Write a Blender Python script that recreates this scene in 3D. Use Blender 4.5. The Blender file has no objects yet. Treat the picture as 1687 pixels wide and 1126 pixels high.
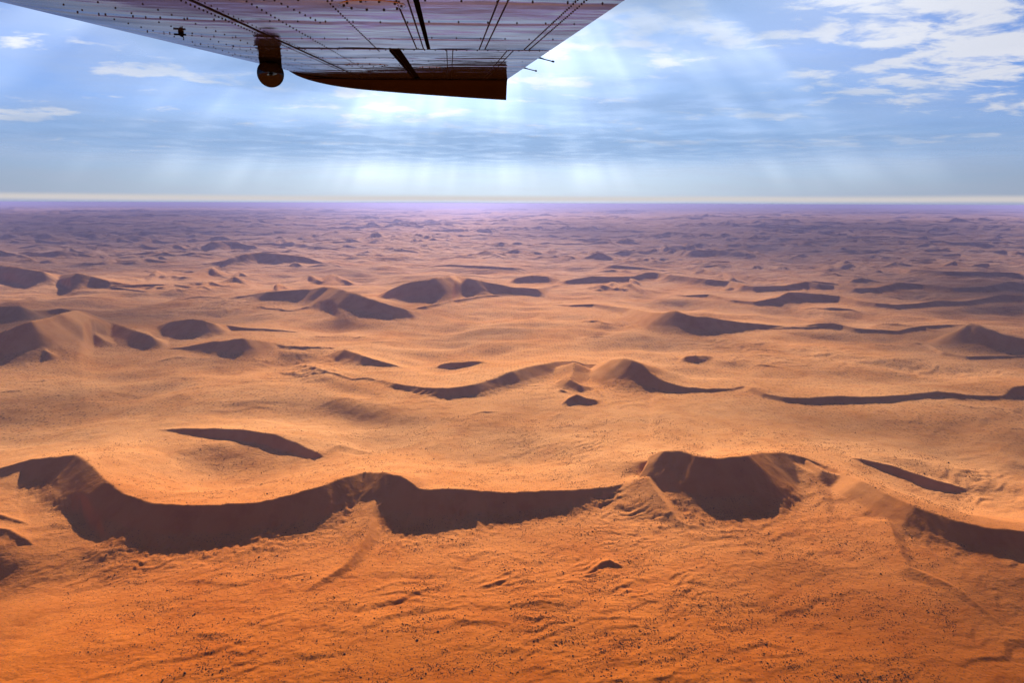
import bpy, math, random
import numpy as np
from math import radians as R_, sin, cos, tan, atan2, pi, sqrt
from mathutils import Vector, Matrix

random.seed(7)
rng = np.random.default_rng(11)
sc = bpy.context.scene
COL = sc.collection

# ------------------------------------------------------------------ camera
# the camera is the origin; the desert floor lies 400 m below it
H = 400.0
F = 1125.0                       # focal length in photo pixels (24 mm on 36 mm, 1687 px)
PITCH, ROLL = R_(11.43), R_(0.20)
fwd = np.array([0, cos(PITCH), -sin(PITCH)])
rgt0 = np.array([1.0, 0, 0]); up0 = np.cross(rgt0, fwd)
rgt = rgt0*cos(ROLL) + up0*sin(ROLL)
up = np.cross(rgt, fwd)

cam_d = bpy.data.cameras.new('camera')
cam_d.lens = 24; cam_d.sensor_width = 36
cam_d.clip_start = 0.05; cam_d.clip_end = 1500000
cam = bpy.data.objects.new('camera', cam_d); COL.objects.link(cam)
cam.matrix_world = Matrix(((rgt[0], up[0], -fwd[0], 0), (rgt[1], up[1], -fwd[1], 0),
                           (rgt[2], up[2], -fwd[2], 0), (0, 0, 0, 1)))
sc.camera = cam

def ray(x, y):
    d = fwd + rgt*((x-843.5)/F) - up*((y-563)/F)
    return d/np.linalg.norm(d)

# ------------------------------------------------------------------ light
SUN_EL, SUN_AZ = R_(27.5), R_(-2.5)          # azimuth from +Y towards +X
sun_dir = np.array([sin(SUN_AZ)*cos(SUN_EL), cos(SUN_AZ)*cos(SUN_EL), sin(SUN_EL)])
sl = bpy.data.lights.new('sun', 'SUN'); sl.energy = 5.0; sl.angle = R_(0.5); sl.color = (1.0, 0.92, 0.75)
so = bpy.data.objects.new('sun', sl); COL.objects.link(so)
so.rotation_euler = Vector(tuple(-sun_dir)).to_track_quat('-Z', 'Y').to_euler()

sc.view_settings.view_transform = 'Standard'
sc.view_settings.look = 'None'
sc.view_settings.exposure = 1.02
sc.view_settings.gamma = 1.0
sc.view_settings.use_curve_mapping = False
sc.render.engine = 'CYCLES'
sc.cycles.use_denoising = True
sc.cycles.max_bounces = 6
sc.cycles.diffuse_bounces = 1
sc.cycles.glossy_bounces = 3
sc.cycles.transparent_max_bounces = 8
sc.cycles.volume_bounces = 0
sc.cycles.caustics_reflective = False
sc.cycles.caustics_refractive = False


class NT:
    """small node-tree helper"""
    def __init__(s, tree):
        s.t = tree; tree.nodes.clear()
    def n(s, typ, **kw):
        nd = s.t.nodes.new(typ)
        for k, v in kw.items():
            if k.startswith('i_'):
                key = k[2:]; key = int(key) if key.isdigit() else key.replace('_', ' ')
                if hasattr(v, 'is_output'): s.t.links.new(v, nd.inputs[key])
                else: nd.inputs[key].default_value = v
            else: setattr(nd, k, v)
        return nd
    def l(s, a, b): s.t.links.new(a, b)
    def m(s, op, a, b=None, c=None, clamp=False):
        nd = s.t.nodes.new('ShaderNodeMath'); nd.operation = op; nd.use_clamp = clamp
        for i, v in enumerate((a, b, c)):
            if v is None: continue
            if hasattr(v, 'is_output'): s.t.links.new(v, nd.inputs[i])
            else: nd.inputs[i].default_value = v
        return nd.outputs[0]
    def vm(s, op, a, b=None):
        nd = s.t.nodes.new('ShaderNodeVectorMath'); nd.operation = op
        for i, v in enumerate((a, b)):
            if v is None: continue
            if hasattr(v, 'is_output'): s.t.links.new(v, nd.inputs[i])
            else: nd.inputs[i].default_value = v
        return nd
    def smooth(s, v, a, b, lo=0.0, hi=1.0):
        nd = s.t.nodes.new('ShaderNodeMapRange'); nd.interpolation_type = 'SMOOTHSTEP'
        s.t.links.new(v, nd.inputs[0])
        for i, q in enumerate((a, b, lo, hi)): nd.inputs[i+1].default_value = q
        return nd.outputs[0]
    def mix(s, f, a, b, blend='MIX'):
        nd = s.t.nodes.new('ShaderNodeMix'); nd.data_type = 'RGBA'; nd.blend_type = blend
        for i, v in ((0, f), (6, a), (7, b)):
            if hasattr(v, 'is_output'): s.t.links.new(v, nd.inputs[i])
            else: nd.inputs[i].default_value = v if i == 0 or len(v) == 4 else (*v, 1)
        return nd.outputs[2]
    def noise(s, vec, scale, detail=4, rough=0.5, dim='3D', dist=0.0, lac=2.0):
        nd = s.t.nodes.new('ShaderNodeTexNoise'); nd.noise_dimensions = dim
        if vec is not None: s.t.links.new(vec, nd.inputs['Vector'])
        nd.inputs['Scale'].default_value = scale; nd.inputs['Detail'].default_value = detail
        nd.inputs['Roughness'].default_value = rough; nd.inputs['Distortion'].default_value = dist
        return nd.outputs['Fac']

# ------------------------------------------------------------------ world
w = bpy.data.worlds.new('World'); sc.world = w; w.use_nodes = True
N = NT(w.node_tree)
sky = N.n('ShaderNodeTexSky', sky_type='NISHITA', sun_disc=False)
sky.sun_elevation = SUN_EL
sky.sun_rotation = SUN_AZ          # Nishita: 0 = +Y, clockwise
sky.altitude = 900; sky.air_density = 1.0; sky.dust_density = 1.2; sky.ozone_density = 2.2
geo = N.n('ShaderNodeNewGeometry')
dirv = N.vm('SCALE', geo.outputs['Incoming']); dirv.inputs[3].default_value = -1.0
D = dirv.outputs[0]
sep = N.n('ShaderNodeSeparateXYZ'); N.l(D, sep.inputs[0])
z = sep.outputs[2]
# beams fanning out from the sun through gaps in the cloud: brightness over the angle round the sun
ex = np.cross(sun_dir, [0, 0, 1]); ex /= np.linalg.norm(ex); ey = np.cross(ex, sun_dir)
a1 = N.vm('DOT_PRODUCT', D, tuple(ex)).outputs['Value']
a2 = N.vm('DOT_PRODUCT', D, tuple(ey)).outputs['Value']
ca = N.vm('DOT_PRODUCT', D, tuple(sun_dir)).outputs['Value']
ang = N.m('ARCTAN2', a1, N.m('MULTIPLY', a2, -1.0))
cmb = N.n('ShaderNodeCombineXYZ'); N.l(ang, cmb.inputs[0]); N.l(N.m('MULTIPLY', ca, 0.8), cmb.inputs[1])
bn = N.noise(cmb.outputs[0], 3.6, 3, 0.55)
beam = N.smooth(bn, 0.44, 0.66)
lowband = N.m('MULTIPLY', N.smooth(z, 0.0, 0.06), N.smooth(z, 0.42, 0.16))
beamk = N.m('MULTIPLY', N.m('MULTIPLY', beam, lowband), N.smooth(ca, 0.66, 0.95))
glow = N.m('POWER', N.m('MAXIMUM', ca, 0.0), 12.0)
# broken high cloud: a noise field seen in perspective, thick where the photograph has its cloud banks
WS = [(1580,60,150,60,.9),(1450,35,120,30,1.0),(1130,60,110,40,.8),(1000,40,70,40,.9),(700,210,500,22,.5),(1500,25,190,38,1.0),(1640,75,90,60,.9),(1330,120,120,14,.5),(1560,130,150,26,.9),(1220,188,140,10,.8),(1420,150,120,24,.8),(1360,235,320,9,.7),(1090,235,120,8,.8),
      (1000,70,150,22,.8),(1080,25,110,40,.9),(950,135,130,14,.8),(960,165,110,10,.7),(300,118,130,12,.9),(30,185,60,14,.9),(30,50,80,25,.6),(60,235,300,8,.4),(600,235,320,7,.5),
      (650,185,130,16,.8),(540,150,120,22,.7),(400,245,260,5,.5),(220,40,120,14,.5),(1480,65,80,10,.8),(1100,100,60,12,.6),(1640,170,90,14,.8),(180,150,120,10,.5)]
az = N.m('ARCTAN2', sep.outputs[0], sep.outputs[1]); el_ = N.m('ARCSINE', z)
mask = None
for x_, y_, rx_, ry_, s_ in WS:
    d_ = ray(x_, y_); a0_ = atan2(d_[0], d_[1]); e0_ = math.asin(d_[2])
    q1 = N.m('MULTIPLY', N.m('SUBTRACT', az, a0_), F/(rx_*1.15)); q2 = N.m('MULTIPLY', N.m('SUBTRACT', el_, e0_), F/(ry_*1.25))
    e_ = N.m('ADD', N.m('MULTIPLY', q1, q1), N.m('MULTIPLY', q2, q2))
    g_ = N.m('MULTIPLY', N.m('EXPONENT', N.m('MULTIPLY', e_, -0.9)), s_)
    mask = g_ if mask is None else N.m('MAXIMUM', mask, g_)
elsewhere = N.m('MAXIMUM', N.smooth(el_, 0.27, 0.36), N.smooth(N.m('ABSOLUTE', az), 0.66, 0.8))
mask = N.m('MAXIMUM', mask, N.m('MULTIPLY', elsewhere, 0.3))
inv = N.m('DIVIDE', 1.0, N.m('ADD', N.m('MAXIMUM', z, 0.0), 0.10))
pc = N.n('ShaderNodeCombineXYZ'); N.l(N.m('MULTIPLY', N.m('MULTIPLY', sep.outputs[0], inv), 0.8), pc.inputs[0]); N.l(N.m('MULTIPLY', sep.outputs[1], inv), pc.inputs[1])
wn = N.noise(pc.outputs[0], 4.2, 10, 0.62, dist=0.25)
wn2 = N.noise(pc.outputs[0], 1.3, 6, 0.6)
wd = N.m('ADD', wn, N.m('MULTIPLY', N.m('SUBTRACT', mask, 0.5), 0.34))
wispk = N.m('MULTIPLY', N.smooth(wd, 0.51, 0.67), N.smooth(z, 0.03, 0.09))
veil = N.m('MULTIPLY', N.smooth(wn2, 0.36, 0.66), N.smooth(z, 0.7, 0.35, 0.3, 1.0))
skyc = N.mix(1.0, sky.outputs[0], (0.21, 0.43, 0.88, 1), 'MULTIPLY')
skyc = N.mix(N.m('MULTIPLY', veil, 0.33), skyc, (3.3, 4.3, 6.3, 1))
skyc = N.mix(N.m('MULTIPLY', wispk, 0.85), skyc, (7.6, 7.6, 8.0, 1))
hz = N.m('POWER', N.smooth(z, 0.16, 0.0), 1.3)
skyc = N.mix(N.m('MULTIPLY', hz, 0.75), skyc, (3.5, 3.9, 4.9, 1))          # dusty air low down
beamc = N.n('ShaderNodeVectorMath', operation='SCALE'); beamc.inputs[0].default_value = (3.8, 4.0, 4.0); N.l(beamk, beamc.inputs[3])
glowc = N.n('ShaderNodeVectorMath', operation='SCALE'); glowc.inputs[0].default_value = (11.0, 11.6, 11.6); N.l(glow, glowc.inputs[3])
tot = N.vm('ADD', N.vm('ADD', skyc, beamc.outputs[0]).outputs[0], glowc.outputs[0]).outputs[0]
# clear strip under the far edge of the cloud deck, and the blue-grey line of distant air below it
wob = N.noise(N.vm('MULTIPLY', D, (3, 3, 60)).outputs[0], 1.0, 3)
zz = N.m('ADD', z, N.m('MULTIPLY', N.m('SUBTRACT', wob, 0.5), 0.0035))
strip = N.m('MULTIPLY', N.smooth(zz, 0.0010, 0.0060), N.smooth(zz, 0.0135, 0.0070))
tot = N.mix(N.m('MULTIPLY', strip, 0.85), tot, (6.6, 6.2, 5.8, 1))
low = N.smooth(zz, 0.003, 0.0)
tot = N.mix(low, tot, (3.4, 4.0, 5.6, 1))
bg = N.n('ShaderNodeBackground'); N.l(tot, bg.inputs[0]); bg.inputs[1].default_value = 0.05
out = N.n('ShaderNodeOutputWorld'); N.l(bg.outputs[0], out.inputs[0])

# ------------------------------------------------------------------ numpy noise
def _hash(ix, iy, seed):
    h = (ix.astype(np.int64)*374761393 + iy.astype(np.int64)*668265263 + seed*1274126177) & 0xFFFFFFFF
    h = ((h ^ (h >> 13))*1274126177) & 0xFFFFFFFF
    h = h ^ (h >> 16)
    return h
_GA = np.linspace(0, 2*pi, 256, endpoint=False)
_GX, _GY = np.cos(_GA), np.sin(_GA)
def gnoise(x, y, seed=0):
    """gradient noise, about -1..1"""
    ix, iy = np.floor(x), np.floor(y)
    fx, fy = x-ix, y-iy
    ix = ix.astype(np.int64); iy = iy.astype(np.int64)
    u = fx*fx*fx*(fx*(fx*6-15)+10); v = fy*fy*fy*(fy*(fy*6-15)+10)
    def g(dx, dy):
        k = _hash(ix+dx, iy+dy, seed) & 255
        return _GX[k]*(fx-dx) + _GY[k]*(fy-dy)
    a = g(0, 0); b = g(1, 0); c = g(0, 1); d = g(1, 1)
    return ((a*(1-u)+b*u)*(1-v) + (c*(1-u)+d*u)*v)*1.5
def fbm(x, y, seed, octv, gain=0.5):
    s = 0; a = 1.0
    for i in range(octv):
        s = s + a*gnoise(x, y, seed+i*17); x = x*2.03+3.1; y = y*2.03+1.7; a *= gain
    return s
def sstep(x, a, b):
    t = np.clip((x-a)/(b-a), 0, 1); return t*t*(3-2*t)

# ------------------------------------------------------------------ dune crests
TSL = tan(R_(34.5))              # angle of repose
TH = np.arange(-56, 56, 0.02)    # degrees
class Ridge: pass
RIDGES = []
def polar(x, y, zc=0.0):
    d = ray(x, y); t = (zc-(-H))/1.0
    k = (H-zc)/(-d[2]); return math.degrees(atan2(d[0], d[1])), k*math.hypot(d[0], d[1])
def face(x, yc, yb, k=0.0):
    """crest height above the floor of a slip face seen from yc down to yb"""
    _, rb = polar(x, yb); d = ray(x, yc); cot = math.hypot(d[0], d[1])/(-d[2])
    # (H-z)*cot - rb = z/TSL
    z_ = (H*cot-rb)/(cot+1.42)
    return z_
def add_ridge(th, Rr, zc, back=6.0, sm=7, seed=0, wob=1.0):
    r = Ridge()
    m = (TH >= th[0]) & (TH <= th[-1])
    tt = TH[m]
    Rv = np.interp(tt, th, Rr); Zv = np.interp(tt, th, zc)
    if sm > 1 and len(tt) > sm*2:
        kk = np.hanning(sm+2)[1:-1]; kk /= kk.sum()
        def f(a):
            p = np.pad(a, sm//2, mode='edge'); return np.convolve(p, kk, 'same')[sm//2:sm//2+len(a)]
        Rv = f(Rv); Zv = f(Zv)
    s = np.deg2rad(tt)*np.mean(Rv)            # metres along the crest
    Rv = Rv + wob*(gnoise(s/45, s*0+seed*1.37, 5)*1.6 + gnoise(s/14, s*0+seed*2.1, 6)*0.5)*(np.clip(Zv, 0, 40)/25)
    Zv = np.maximum(Zv, 0)*(1+0.05*gnoise(s/70, s*0+seed*3.3, 7))
    r.th = tt; r.R = Rv; r.Z = Zv
    dR = np.gradient(Rv, np.deg2rad(tt))/Rv
    r.C = 1/np.sqrt(1+dR*dR); r.back = back
    r.zmax = Zv.max(); r.seed = seed
    r.rlo = (Rv-(Zv*7.5+15)).min(); r.rhi = (Rv+(Zv*back*2.3+10)).max()
    RIDGES.append(r)
def crest(pts, back=6.0, sm=9, wob=1.0):
    """pts: (x, y of the crest, y of the foot of its slip face) in the photograph"""
    th, Rr, zc = [], [], []
    for x, yc, yb in pts:
        z_ = max(0.0, face(x, yc, yb)); a, b = polar(x, yc, z_)
        th.append(a); Rr.append(b); zc.append(z_)
    o = np.argsort(th); add_ridge(np.array(th)[o], np.array(Rr)[o], np.array(zc)[o], back, sm, len(RIDGES)+1, wob)

# foreground chain
crest([(-160,800,815),(-60,785,800),(0,771,792),(50,756,800),(90,753,808),(125,750,815),(150,765,838),(175,790,866),(205,813,885),(250,829,899),
       (300,834,906),(360,833,907),(420,827,901),(480,815,889),(530,800,878),(560,787,868),(600,778,850),(635,777,868),
       (660,783,880),(690,803,884),(760,807,872),(850,811,864),(930,808,850),(1000,803,834),(1050,794,822),(1064,787,812),
       (1067,776,808),(1072,756,815),(1080,747,830),(1095,743,838),(1120,741,845),(1150,750,856),(1180,753,858),(1230,748,850),
       (1255,744,826),(1290,745,805),(1320,753,794),(1345,762,796),(1365,769,802),(1384,776,812),(1419,792,843),(1459,815,868),(1509,836,894),(1569,857,912),(1624,871,922),(1687,876,926),
       (1760,880,916),(1850,884,905)], back=5.0)
crest([(1335,757,757),(1350,753,762),(1380,752,768),(1419,756,779),(1469,760,789),(1519,769,802),(1554,778,808),(1589,792,806),(1612,803,804)], back=3.0)
crest([(225,714,714),(260,709,718),(300,706,725),(350,705,733),(400,708,737),(450,715,742),(490,725,751),(520,739,765),(540,754,764),(552,762,762)], back=7)
crest([(-120,872,880),(-20,868,884),(15,872,888),(35,884,896),(52,893,897)], back=3)
crest([(-60,846,853),(0,848,858),(30,858,866),(48,866,868)], back=3)
# small dunes on the foreground flat
crest([(955,950,951),(975,940,944),(992,926,937),(1003,922,935),(1014,928,936),(1032,935,936)], back=3.5, sm=15)
crest([(955,952,954),(975,946,951),(990,940,944)], back=3, sm=3)
crest([(780,971,971),(795,965,971),(812,961,967),(830,957,962),(846,950,951)], back=4, sm=3)
crest([(1050,985,986),(1070,978,983),(1095,968,969)], back=4, sm=3)
# middle chain
crest([(560,616,617),(600,621,624),(625,626,634),(650,632,647),(700,639,657),(740,640,664),(780,634,660),(820,621,648),(844,611,642),
       (870,604,632),(894,600,624),(919,595,615),(944,595,606),(962,600,608),(985,600,614),(1009,592,632),(1030,591,642),(1044,593,647),(1058,598,650),(1069,612,652),(1094,628,655),(1124,637,656),
       (1164,641,655),(1204,641,652),(1228,635,646),(1240,638,655),(1259,648,663),(1294,655,670),(1334,656,672),(1374,652,670),(1419,654,670),(1460,653,668),(1494,650,664),(1544,645,658),
       (1575,648,660),(1594,651,661),(1640,653,660),(1656,651,662),(1669,638,660),(1687,635,658),(1760,637,655),(1850,645,652)])
crest([(1236,632,633),(1269,635,639),(1300,641,644),(1312,646,646)], back=4)
crest([(712,602,602),(725,596,606),(742,592,608),(780,594,607),(805,598,605),(822,602,602)], back=3)
crest([(915,629,630),(926,625,640),(940,624,646),(955,634,650),(975,638,644)], back=2.5, sm=3)
crest([(975,640,641),(985,643,650),(993,652,657)], back=2.5, sm=3)
crest([(925,665,668),(936,656,672),(950,649,670),(965,655,672),(980,658,670),(992,659,661)], back=2.5, sm=3)
crest([(915,645,646),(924,641,650),(936,646,652)], back=2.5, sm=3)
crest([(1118,590,590),(1130,586,600),(1145,585,602),(1165,586,596),(1180,590,590)], back=3)
crest([(545,582,583),(555,577,588),(568,575,594),(600,587,604),(635,597,608),(660,604,607),(668,606,606)], back=4)
crest([(490,600,600),(510,603,608),(530,609,617),(555,616,624),(580,624,632),(605,622,631),(640,632,640),(655,640,641)], back=4)
crest([(500,644,645),(560,655,660),(620,668,673),(680,675,679),(740,674,676),(770,672,672)], back=3)
crest([(1234,604,604),(1252,600,606),(1290,606,609),(1310,607,607)], back=4)
crest([(420,563,563),(440,566,572),(470,570,577),(500,571,578),(530,572,577),(550,574,575)], back=4)
# left dunes
crest([(-160,530,600),(-80,545,607),(0,546,608),(50,529,604),(100,515,590),(122,511,578),(137,512,560),(150,522,548),(175,530,545),(200,537,560),(225,545,570),(250,553,575),(275,561,564)], back=3.5)
crest([(20,580,586),(48,568,592),(62,570,600),(80,580,604),(96,582,598),(112,572,592),(130,574,588)], back=2.5)
crest([(270,573,573),(300,572,576),(325,567,580),(350,562,584),(375,560,588),(400,557,589),(420,560,584),(437,562,580),(470,567,570)], back=5)
crest([(235,546,546),(258,538,550),(280,530,556),(310,524,560),(335,527,560),(350,531,558),(372,536,549),(400,540,549),(450,543,548),(495,543,544)], back=4)
crest([(-140,500,540),(-40,502,540),(0,504,535),(33,503,540),(50,512,534),(75,512,528),(100,508,526),(140,517,530),(165,524,526)], back=4)
crest([(-100,435,460),(-30,445,462),(0,437,462),(40,442,470),(70,447,474),(100,454,468),(128,449,478),(150,455,476),(178,463,478),(225,470,474),(270,473,474)], back=5)
crest([(150,475,476),(190,470,478),(250,468,474),(300,470,473)], back=5)
crest([(30,423,424),(60,419,426),(95,414,428),(130,418,426),(160,425,426)], back=5)
crest([(-60,419,430),(0,418,428),(30,423,428),(55,432,433)], back=5)
# centre dunes
crest([(380,491,492),(410,486,494),(440,481,500),(480,478,502),(515,474,505),(530,471,508),(545,472,510),(560,476,518),(580,481,524),(600,488,527),
       (645,503,529),(670,509,526),(688,513,520),(698,516,516)], back=4)
crest([(400,502,503),(440,508,512),(480,512,515),(520,502,510),(550,512,520),(580,519,525),(610,521,526),(640,518,524)], back=3)
crest([(612,490,491),(640,478,498),(665,467,500),(690,461,502),(715,457,503),(740,454,498),(750,453,486),(757,455,488),(770,457,493),(800,463,490),(844,473,488),
       (884,475,487),(905,472,476),(925,469,470)], back=5)
crest([(680,510,511),(700,504,512),(720,500,508),(745,495,502),(770,491,498),(800,487,493),(830,485,490),(850,487,488)], back=4)
crest([(836,463,465),(850,458,470),(870,454,470),(900,455,469),(925,461,464)], back=4)
crest([(915,466,467),(934,462,470),(974,455,469),(1010,456,469),(1044,455,466),(1064,448,464),(1085,449,462),(1104,452,466),(1164,460,474),(1204,463,476),(1225,470,482),
       (1244,472,484),(1294,470,483),(1329,463,480),(1350,467,482),(1374,470,480),(1409,475,486),(1444,474,486),(1479,465,480),(1520,468,478),(1570,474,484),(1620,472,484),
       (1665,463,482),(1690,466,482),(1760,470,480)], back=5)
crest([(1395,468,469),(1405,460,470),(1420,457,470),(1440,462,468),(1452,466,466)], back=3)
crest([(1090,483,483),(1130,487,490),(1169,485,491),(1204,495,501),(1244,498,506),(1279,491,505),(1299,480,502),(1320,482,500),(1344,484,500),(1384,487,500),
       (1414,495,506),(1444,499,510),(1474,502,512),(1510,500,509),(1544,495,506),(1590,496,505),(1619,492,501),(1654,485,499),(1687,488,498),(1780,490,498)], back=4)
crest([(900,500,500),(940,503,506),(979,501,507),(1019,506,516),(1040,508,522),(1059,512,532),(1080,515,542),(1094,516,548),(1104,512,550),(1114,511,552),(1130,517,554),(1144,521,555),
       (1170,522,554),(1194,527,552),(1244,533,546),(1284,537,542),(1310,540,540)], back=5)
crest([(1040,522,523),(1070,524,534),(1095,528,540),(1110,532,534)], back=3)
crest([(1305,536,536),(1330,536,542),(1350,533,543),(1374,532,545),(1390,536,546),(1410,541,550),(1444,543,551),(1479,545,552),(1500,540,548),(1519,537,546),(1564,535,543),(1590,534,536)], back=4)
crest([(1530,562,563),(1544,556,566),(1560,549,574),(1574,545,580),(1588,538,582),(1600,532,582),(1612,536,584),(1629,541,586),(1650,548,588),(1669,553,588),(1690,558,587),(1740,566,580),(1800,572,574)], back=3)
crest([(1500,560,561),(1530,567,573),(1554,580,588),(1594,587,596),(1640,586,594),(1700,586,593),(1780,588,592)], back=4)
crest([(1260,475,475),(1290,470,475),(1340,463,472),(1380,467,474)], back=3)
crest([(1470,440,441),(1500,444,450),(1560,447,455),(1620,448,456),(1680,450,456)], back=4)
crest([(1520,407,408),(1560,404,411),(1600,400,412),(1640,407,411)], back=4)
crest([(330,437,438),(370,431,442),(400,420,440),(430,417,438),(460,418,440),(500,424,438),(535,435,437)], back=5)
crest([(310,412,413),(350,398,414),(380,396,412),(420,404,413),(440,408,410)], back=5)
crest([(425,407,407),(480,401,408),(520,406,413),(560,412,413)], back=5)
crest([(630,415,416),(650,409,416),(690,416,419)], back=5)
crest([(700,440,440),(740,436,441),(790,438,444),(844,441,446),(870,444,444)], back=5)
crest([(780,422,423),(800,413,424),(830,425,428)], back=4)
crest([(960,428,429),(985,417,430),(1010,424,430)], back=4)
crest([(985,444,444),(1010,436,446),(1050,440,447),(1100,446,448)], back=4)
crest([(1200,436,436),(1220,428,438),(1260,440,446),(1290,449,450)], back=4)
crest([(1100,416,418),(1140,412,424),(1180,411,425),(1230,416,428),(1260,424,426)], back=4)
NBIG = len(RIDGES)
# low wind-cut ridgelets on the plains between the big chains
for i in range(150):
    near_ = i < 45
    yy = rng.uniform(935, 1120) if near_ else rng.uniform(470, 735)
    xx = rng.uniform(180 if near_ else -60, 1650)
    if not near_ and 480 < yy < 600 and 640 < xx < 980: continue
    a0, r0 = polar(xx, yy)
    half = rng.uniform(0.8, 2.2) if near_ else rng.uniform(0.8, 3.6)
    t = np.linspace(a0-half, a0+half, 50); u = (t-a0)/half
    hh = rng.uniform(0.4, 1.3) if near_ else rng.uniform(1.5, 6.5)*(1+0.6*(yy < 560))
    zc = hh*np.clip(1-np.abs(u)**1.8, 0, 1)*np.clip(0.75+0.6*gnoise(u*2+i, u*0+.5, 21), 0, 1.3)
    Rr = r0*(1+np.deg2rad(half)*u*(rng.uniform(.2, 1.1) if near_ else rng.uniform(-.3, .55))) + hh*3*gnoise(u*1.6+i, u*0+2.5, 22) - hh*4*np.abs(gnoise(u*1.3+i, u*0+7.5, 23))
    add_ridge(t, Rr, zc, rng.uniform(4, 8), 3, i+50, wob=1.0)
NHAND = len(RIDGES)
# the dunes that fill the distance
for i in range(520):
    yy = 343 + 100*rng.random()**1.5
    if i % 9 == 0: yy = rng.uniform(435, 475)
    xx = rng.uniform(-300, 1990)
    if yy > 425 and 560 < xx < 980: continue
    a0, r0 = polar(xx, yy)
    half = rng.uniform(1.2, 6.5)*(0.5 if yy > 425 else 1.0)
    t = np.linspace(a0-half, a0+half, 120); u = (t-a0)/half
    nsc = half/1.6+rng.random()
    wv_ = u*nsc+0.5*gnoise(u*nsc*.8+i, u*0+i*.3, 8)
    sc_ = np.abs(np.sin(pi*(wv_*0.5+rng.random())))**0.8
    hh = rng.uniform(12, 42)*(1+min(r0, 40000)/21000)
    zc = hh*np.clip(1-np.abs(u)**2.2, 0, 1)*(1-0.45*sc_)*np.clip(0.7+0.6*gnoise(u*nsc*1.2+i, u*0+i*0.7, 9), .1, 1.3)
    Rr = r0 - sc_*hh*rng.uniform(2, 6) + r0*np.deg2rad(half)*rng.uniform(-.35, .35)*u + hh*4*gnoise(u*nsc*.6+i*2, u*0+3, 10)
    add_ridge(t, Rr, zc, rng.uniform(4, 7), 3, i, wob=3.0)

# ridges that run towards the viewer: polylines (x, y in the photograph, height), left slope, right slope
SPURS = []
def spur(pts, sl_, sr_):
    P = []
    for x, y, z_ in pts:
        a, b = polar(x, y, z_); P.append((b*sin(R_(a)), b*cos(R_(a)), z_))
    SPURS.append((np.array(P), sl_, sr_))
spur([(640,782,36),(622,815,25),(612,850,16),(604,880,11),(590,905,8),(570,930,6),(545,947,4.5),(520,962,3),(500,977,.3)], .30, .55)
spur([(1066,787,27),(1080,808,22),(1098,832,15),(1118,856,8),(1133,874,4),(1142,886,1)], .36, .50)
spur([(128,750,30),(118,775,22),(100,800,14),(80,830,4)], .5, .3)
spur([(50,756,22),(30,780,14),(8,800,9),(-20,820,6)], .35, .6)
spur([(1464,858,12),(1467,863,11.5),(1474,885,8.5),(1486,912,6.5),(1500,932,5),(1540,947,4),(1580,965,3.2),(1620,990,2),(1665,1020,.3)], .28, .50)
spur([(520,745,10),(560,730,13),(610,738,14),(655,762,13),(690,795,14)], .20, .24)
spur([(1330,760,22),(1355,775,21),(1390,786,18),(1420,805,14),(1450,838,8)], .5, .4)
spur([(947,597,30),(944,612,20),(940,624,15)], .4, .5)
spur([(950,649,16),(935,662,8),(928,676,.5)], .5, .5)
spur([(757,454,55),(735,470,30),(700,490,14),(684,508,1)], .5, .3)
spur([(545,472,60),(560,490,34),(590,505,20),(640,518,6)], .45, .45)
spur([(128,511,70),(140,540,42),(170,560,18)], .5, .5)
spur([(1290,748,28),(1325,775,20),(1345,800,12),(1365,840,3)], .35, .3)

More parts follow.
